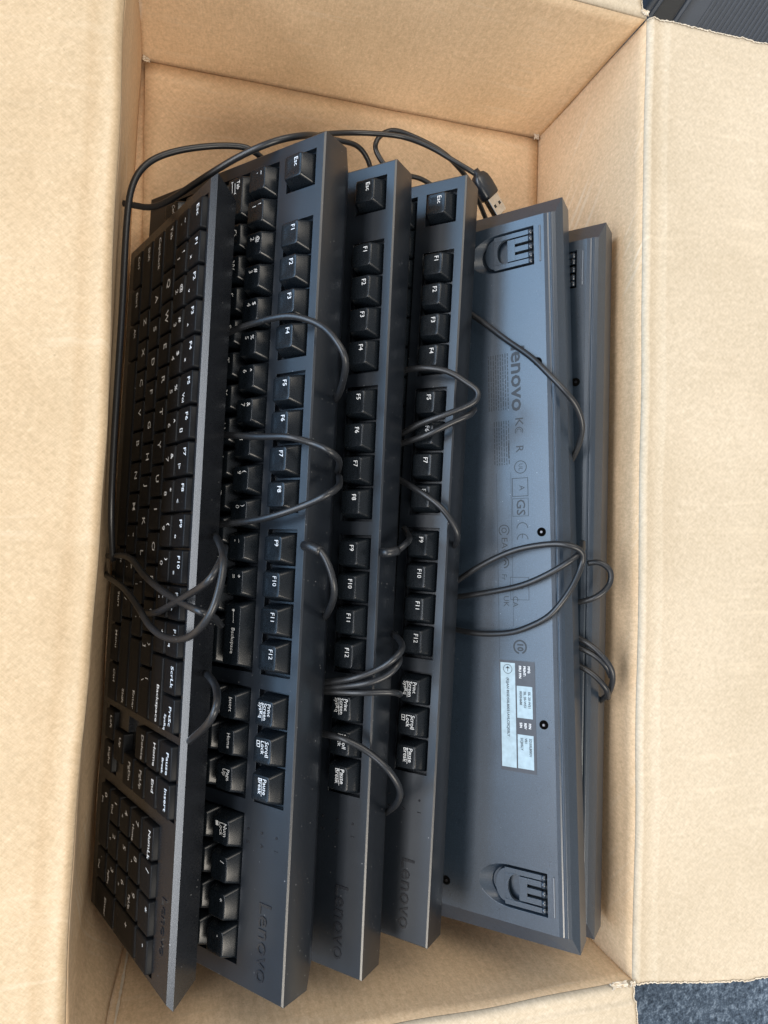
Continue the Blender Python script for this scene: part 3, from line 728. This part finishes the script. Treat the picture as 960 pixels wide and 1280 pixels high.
GK = 'black computer keyboards standing on edge in the cardboard box'
flat = build_flat('flat_keyboard')
tag(flat, 'leftmost keyboard, with low flat keys, leaning against the left wall of the box', 'keyboard', GK)
classic = build_classic('computer_keyboard')
tag(classic, 'black keyboard second from the left, its number row and numeric pad keys showing', 'keyboard', GK)
kb3 = copy_tree(classic)
tag(kb3, 'black tall-key keyboard third from the left, dusty near its embossed maker name', 'keyboard', GK)
kb4 = copy_tree(classic)
tag(kb4, 'black tall-key keyboard fourth from the left, directly beside the overturned one', 'keyboard', GK)
kb5 = build_upturned('upturned_keyboard')
tag(kb5, 'overturned keyboard showing its underside with the pale sticker and two folding feet', 'keyboard', GK)
kb6 = copy_tree(kb5)
tag(kb6, 'rightmost keyboard, overturned and mostly hidden, pressed against the right wall of the box', 'keyboard', GK)

POSES = {
    flat: ([[-0.02511, 0.38181, -0.9239], [-0.99895, 0.02583, 0.03782], [0.0383, 0.92388, 0.38076]], [0.04187, 0.46053, 0.13499]),
    classic: ([[-0.03064, 0.64276, -0.76546], [-0.99895, 0.00634, 0.04531], [0.03398, 0.76604, 0.64189]], [0.09997, 0.48857, 0.14369]),
    kb3: ([[-0.02936, 0.69466, -0.71874], [-0.99921, -0.00109, 0.03976], [0.02683, 0.71934, 0.69414]], [0.1437, 0.48621, 0.13295]),
    kb4: ([[-0.04545, 0.70701, -0.70574], [-0.99854, -0.01144, 0.05285], [0.02929, 0.70711, 0.7065]], [0.19224, 0.49099, 0.12157]),
    kb5: ([[-0.01464, 0.73278, 0.6803], [0.99862, 0.04497, -0.02695], [-0.05035, 0.67897, -0.73243]], [0.27429, 0.02566, 0.1366]),
    kb6: ([[0.00879, 0.69466, 0.71929], [0.99991, 0.00109, -0.01327], [-0.01, 0.71934, -0.69459]], [0.30053, 0.01722, 0.11255]),
}
for o_, (R_, T_) in POSES.items(): place(o_, R_, T_)

# ------------------------------------------------------------------ cables (world coordinates in metres)
STRANDS = {
'a':[
 [(-0.0168,0.2507,0.0120),(-0.0133,0.2513,0.0377),(0.0020,0.2531,0.0852),(0.0117,0.2441,0.1069),(0.0235,0.2370,0.1336),(0.0353,0.2335,0.1653),(0.0421,0.2314,0.1742),(0.0474,0.2277,0.1637),(0.0518,0.2206,0.1409)],
 [(-0.0180,0.2399,0.0120),(-0.0139,0.2386,0.0375),(-0.0004,0.2357,0.0862),(0.0085,0.2281,0.1087),(0.0163,0.2194,0.1284),(0.0248,0.2159,0.1467),(0.0342,0.2185,0.1668),(0.0410,0.2263,0.1824),(0.0461,0.2364,0.1886),(0.0491,0.2488,0.1866),(0.0499,0.2583,0.1798),(0.0491,0.2640,0.1562),(0.0481,0.2675,0.1220)],
 [(0.0107,0.2217,0.0924),(0.0190,0.2252,0.1214),(0.0270,0.2320,0.1452),(0.0366,0.2402,0.1676),(0.0439,0.2476,0.1847),(0.0493,0.2564,0.1785),(0.0518,0.2617,0.1578)],
 [(0.0437,0.1921,0.1134),(0.0466,0.1961,0.1490),(0.0491,0.1946,0.1711),(0.0484,0.1887,0.1819),(0.0447,0.1790,0.1750),(0.0381,0.1645,0.1475),(0.0362,0.1527,0.1204)],
],
'b':[
 [(0.0432,0.3773,0.1026),(0.0544,0.3813,0.1156),(0.0647,0.3831,0.1278),(0.0761,0.3839,0.1413),(0.0859,0.3829,0.1499),(0.0973,0.3773,0.1577),(0.1046,0.3680,0.1640),(0.1094,0.3589,0.1641),(0.1107,0.3504,0.1538),(0.1111,0.3445,0.1391),(0.1106,0.3423,0.1200)],
 [(0.0446,0.3246,0.1048),(0.0556,0.3223,0.1213),(0.0685,0.3202,0.1367),(0.0825,0.3192,0.1520),(0.0943,0.3160,0.1569),(0.1026,0.3117,0.1624),(0.1093,0.3078,0.1551),(0.1125,0.3033,0.1374)],
 [(0.0408,0.2721,0.1040),(0.0523,0.2732,0.1207),(0.0666,0.2753,0.1377),(0.0778,0.2784,0.1492),(0.0917,0.2840,0.1576),(0.1018,0.2895,0.1646),(0.1088,0.2945,0.1586),(0.1121,0.3002,0.1434)],
 [(0.0929,0.2629,0.1512),(0.0948,0.2627,0.1569),(0.0996,0.2604,0.1609),(0.1042,0.2509,0.1639),(0.1070,0.2393,0.1618),(0.1070,0.2283,0.1487),(0.1062,0.2197,0.1296)],
],
'c':[
 [(0.1511,0.3688,0.0981),(0.1577,0.3690,0.1118),(0.1661,0.3687,0.1230),(0.1782,0.3661,0.1311),(0.1884,0.3593,0.1361),(0.1942,0.3535,0.1395),(0.1916,0.3469,0.1388),(0.1766,0.3400,0.1314),(0.1648,0.3354,0.1214),(0.1568,0.3297,0.1095),(0.1531,0.3263,0.0948)],
 [(0.1502,0.3218,0.0979),(0.1564,0.3242,0.1110),(0.1682,0.3285,0.1253),(0.1811,0.3355,0.1319),(0.1911,0.3405,0.1345),(0.1970,0.3451,0.1288)],
 [(0.1508,0.3079,0.0967),(0.1563,0.3029,0.1097),(0.1647,0.2952,0.1243),(0.1753,0.2859,0.1327),(0.1830,0.2758,0.1341),(0.1868,0.2684,0.1314),(0.1891,0.2623,0.1185),(0.1889,0.2569,0.1046)],
 [(0.1387,0.2597,0.1407),(0.1397,0.2594,0.1450),(0.1464,0.2608,0.1429),(0.1523,0.2648,0.1401),(0.1602,0.2677,0.1218),(0.1604,0.2733,0.1103)],
],
'd':[
 [(0.1050,0.1839,0.1217),(0.1095,0.1866,0.1306),(0.1223,0.1911,0.1435),(0.1346,0.1965,0.1488),(0.1432,0.2034,0.1529),(0.1486,0.2081,0.1482),(0.1500,0.2112,0.1350),(0.1493,0.2121,0.1198)],
 [(0.1050,0.1826,0.1218),(0.1111,0.1843,0.1323),(0.1275,0.1885,0.1462),(0.1394,0.1930,0.1496),(0.1469,0.1999,0.1484),(0.1507,0.2027,0.1334)],
 [(0.1042,0.1798,0.1212),(0.1096,0.1818,0.1309),(0.1247,0.1832,0.1436),(0.1377,0.1842,0.1484),(0.1453,0.1833,0.1476),(0.1511,0.1799,0.1380)],
 [(0.1030,0.1570,0.1212),(0.1084,0.1586,0.1310),(0.1184,0.1584,0.1428),(0.1304,0.1524,0.1469),(0.1407,0.1436,0.1523),(0.1486,0.1309,0.1497),(0.1499,0.1189,0.1388),(0.1486,0.1085,0.1236)],
],
'e':[
 [(0.1996,0.4223,0.0894),(0.2054,0.4146,0.0962),(0.2140,0.4043,0.1062),(0.2231,0.3927,0.1168),(0.2331,0.3808,0.1286),(0.2405,0.3692,0.1373),(0.2493,0.3576,0.1431),(0.2579,0.3486,0.1426),(0.2640,0.3378,0.1393),(0.2662,0.3270,0.1317),(0.2661,0.3173,0.1229),(0.2673,0.3120,0.1125)],
],
'f':[
 [(0.1922,0.2325,0.0904),(0.1978,0.2383,0.0981),(0.2090,0.2505,0.1133),(0.2245,0.2612,0.1289),(0.2401,0.2657,0.1433),(0.2494,0.2652,0.1509),(0.2569,0.2615,0.1519),(0.2585,0.2544,0.1495),(0.2540,0.2435,0.1493),(0.2480,0.2330,0.1473),(0.2414,0.2230,0.1425),(0.2333,0.2159,0.1343),(0.2245,0.2107,0.1246),(0.2114,0.2083,0.1099),(0.2012,0.2091,0.0968),(0.1947,0.2105,0.0880)],
 [(0.1922,0.2271,0.0876),(0.1987,0.2295,0.0964),(0.2133,0.2342,0.1142),(0.2286,0.2401,0.1312),(0.2406,0.2482,0.1430),(0.2512,0.2567,0.1501),(0.2597,0.2623,0.1475),(0.2644,0.2670,0.1407)],
],
'g':[
 [(0.2761,0.2538,0.1290),(0.2810,0.2546,0.1336),(0.2868,0.2503,0.1362),(0.2877,0.2429,0.1359),(0.2835,0.2369,0.1355),(0.2777,0.2321,0.1323),(0.2714,0.2289,0.1252),(0.2663,0.2273,0.1188)],
 [(0.2653,0.2104,0.1179),(0.2693,0.2083,0.1246),(0.2781,0.2017,0.1342),(0.2863,0.1914,0.1384),(0.2899,0.1821,0.1367),(0.2916,0.1714,0.1294),(0.2931,0.1647,0.1187)],
 [(0.2649,0.2040,0.1159),(0.2696,0.2022,0.1243),(0.2781,0.1975,0.1327),(0.2848,0.1911,0.1364),(0.2899,0.1837,0.1350)],
 [(0.2650,0.1918,0.1162),(0.2697,0.1908,0.1246),(0.2778,0.1856,0.1326),(0.2854,0.1771,0.1359),(0.2904,0.1699,0.1312)],
],
'h':[
 [(-0.0093,0.2497,0.0550),(-0.0097,0.2789,0.0700),(-0.0090,0.3166,0.0750),(-0.0075,0.3555,0.0800),(-0.0060,0.4002,0.0820),(-0.0052,0.4373,0.0840),(-0.0033,0.4654,0.0850),(0.0037,0.4817,0.0850),(0.0177,0.4922,0.0850),(0.0396,0.5000,0.0850),(0.0584,0.5033,0.0850),(0.0671,0.5014,0.0850),(0.0735,0.5001,0.0800)],
 [(-0.0093,0.4691,0.0600),(-0.0018,0.4679,0.0620),(0.0078,0.4666,0.0660),(0.0191,0.4692,0.0750),(0.0377,0.4772,0.0920),(0.0571,0.4852,0.1080),(0.0762,0.4921,0.1180),(0.0940,0.5019,0.1120),(0.1056,0.5129,0.0950)],
],
'i':[
 [(0.1075,0.5270,0.0700),(0.1179,0.5332,0.0650),(0.1336,0.5394,0.0600),(0.1487,0.5417,0.0600),(0.1699,0.5433,0.0600),(0.1882,0.5367,0.0650),(0.2036,0.5272,0.0700),(0.2129,0.5222,0.0720),(0.2208,0.5191,0.0720)],
],
'j':[
 [(0.1630,0.5242,0.0500),(0.1570,0.5300,0.0500),(0.1527,0.5383,0.0500),(0.1560,0.5468,0.0500),(0.1658,0.5526,0.0500),(0.1800,0.5496,0.0520),(0.1993,0.5422,0.0540),(0.2138,0.5342,0.0520),(0.2303,0.5286,0.0400),(0.2415,0.5204,0.0300),(0.2543,0.5086,0.0200)],
 [(0.1137,0.5391,0.0500),(0.1248,0.5383,0.0500),(0.1407,0.5400,0.0450),(0.1503,0.5340,0.0400),(0.1555,0.5229,0.0350)],
 [(0.1712,0.5332,0.0300),(0.1798,0.5329,0.0300),(0.1929,0.5327,0.0300),(0.2056,0.5276,0.0300)],
],
}
CAB = {
 'a': ('black cable looped across the keys and rear edge of the leftmost flat keyboard', .0018),
 'b': ('black cable in four loops over the rear edge of the second keyboard from the left', .0018),
 'c': ('black cable looping over the F4 to F9 keys of the keyboard beside the overturned one', .0018),
 'd': ('black cable bundle lying over the third keyboard near its Print Screen and Scroll Lock keys', .0018),
 'e': ('single black cable crossing the printed maker name on the overturned keyboard', .0018),
 'f': ('black cable in two wide loops across the middle of the overturned keyboard', .0018),
 'g': ('black cable loops poking out over the edge of the rightmost keyboard', .0018),
 'h': ('long black cable running down the left wall and over the far end of the keyboards', .0019),
}
GC = 'black keyboard cables'
def cable_mesh(key, r):
    bm = bmesh.new()
    for st in STRANDS[key]: tube(bm, st, r)
    if key in ('b', 'c'): tube(bm, STRANDS[key][3][:3], r * 1.5, n=4)     # moulded sleeve where the cable leaves the keyboard
    return from_bm('cord', bm, m_cable, True)
for k, (lab, r) in CAB.items():
    tag(link('cable', cable_mesh(k, r)), lab, 'cable', GC)
usb = empty('plugged_cable', (.2208, .5191, .072)); usb.name = 'usb_cable'
tag(usb, 'black cable curling at the far end of the box and ending in a silver plug', 'cable', GC)
for key in ('i', 'j'):
    bm = bmesh.new()
    for st in STRANDS[key]: tube(bm, [(p[0] - .2208, p[1] - .5191, p[2] - .072) for p in st], .0018)
    link('cord', from_bm('cord', bm, m_cable, True), usb)
def plug():
    # local x runs out of the cable, y across, z up
    bm = bmesh.new(); rings = []
    for x, w, h in ((-.004, .0046, .0046), (-.001, .0052, .0050), (.0, .0100, .0070), (.003, .0140, .0082), (.008, .0156, .0088), (.0145, .0156, .0088), (.0165, .0150, .0084), (.0170, .0135, .0070)):
        rings.append([bm.verts.new((x, p[0], p[1])) for p in rrect(w, h, min(w, h) * .38, 4)])
    for A, B in zip(rings, rings[1:]):
        for k in range(len(A)): bm.faces.new((A[k], A[(k + 1) % len(A)], B[(k + 1) % len(A)], B[k]))
    bm.faces.new(rings[0][::-1]); bm.faces.new(rings[-1]); bmesh.ops.recalc_face_normals(bm, faces=bm.faces)
    b = link('plug_body', from_bm('plug_body', bm, m_deck, True), usb)
    bm = bmesh.new(); out = rrect(.0120, .0045, .0005, 3); inn = rrect(.0113, .0038, .0004, 3)
    R4 = [[bm.verts.new((x, p[0], p[1])) for p in q] for x, q in ((.0168, out), (.0300, out), (.0300, inn), (.0180, inn))]
    for A, B in zip(R4, R4[1:]):
        for k in range(len(A)): bm.faces.new((A[k], A[(k + 1) % len(A)], B[(k + 1) % len(A)], B[k]))
    bmesh.ops.recalc_face_normals(bm, faces=bm.faces)
    s = link('plug_shell', from_bm('plug_shell', bm, m_steel), usb)
    for y in (-.0028, .0028):
        bm = bmesh.new(); box_bm(bm, .0225, .0247, y - .0011, y + .0011, .0019, .00232)
        link('latch_hole', from_bm('latch_hole', bm, m_dark), s)
    bm = bmesh.new(); box_bm(bm, .0212, .0308, -.0054, .0054, -.0016, -.0002); link('contact_tongue', from_bm('contact_tongue', bm, m_torn), s)
    M_ = Matrix.Rotation(math.radians(-46), 4, 'Z') @ Matrix.Rotation(math.radians(12), 4, 'Y') @ Matrix.Rotation(math.radians(-14), 4, 'X')
    for o in (b, s): o.matrix_local = M_
plug()
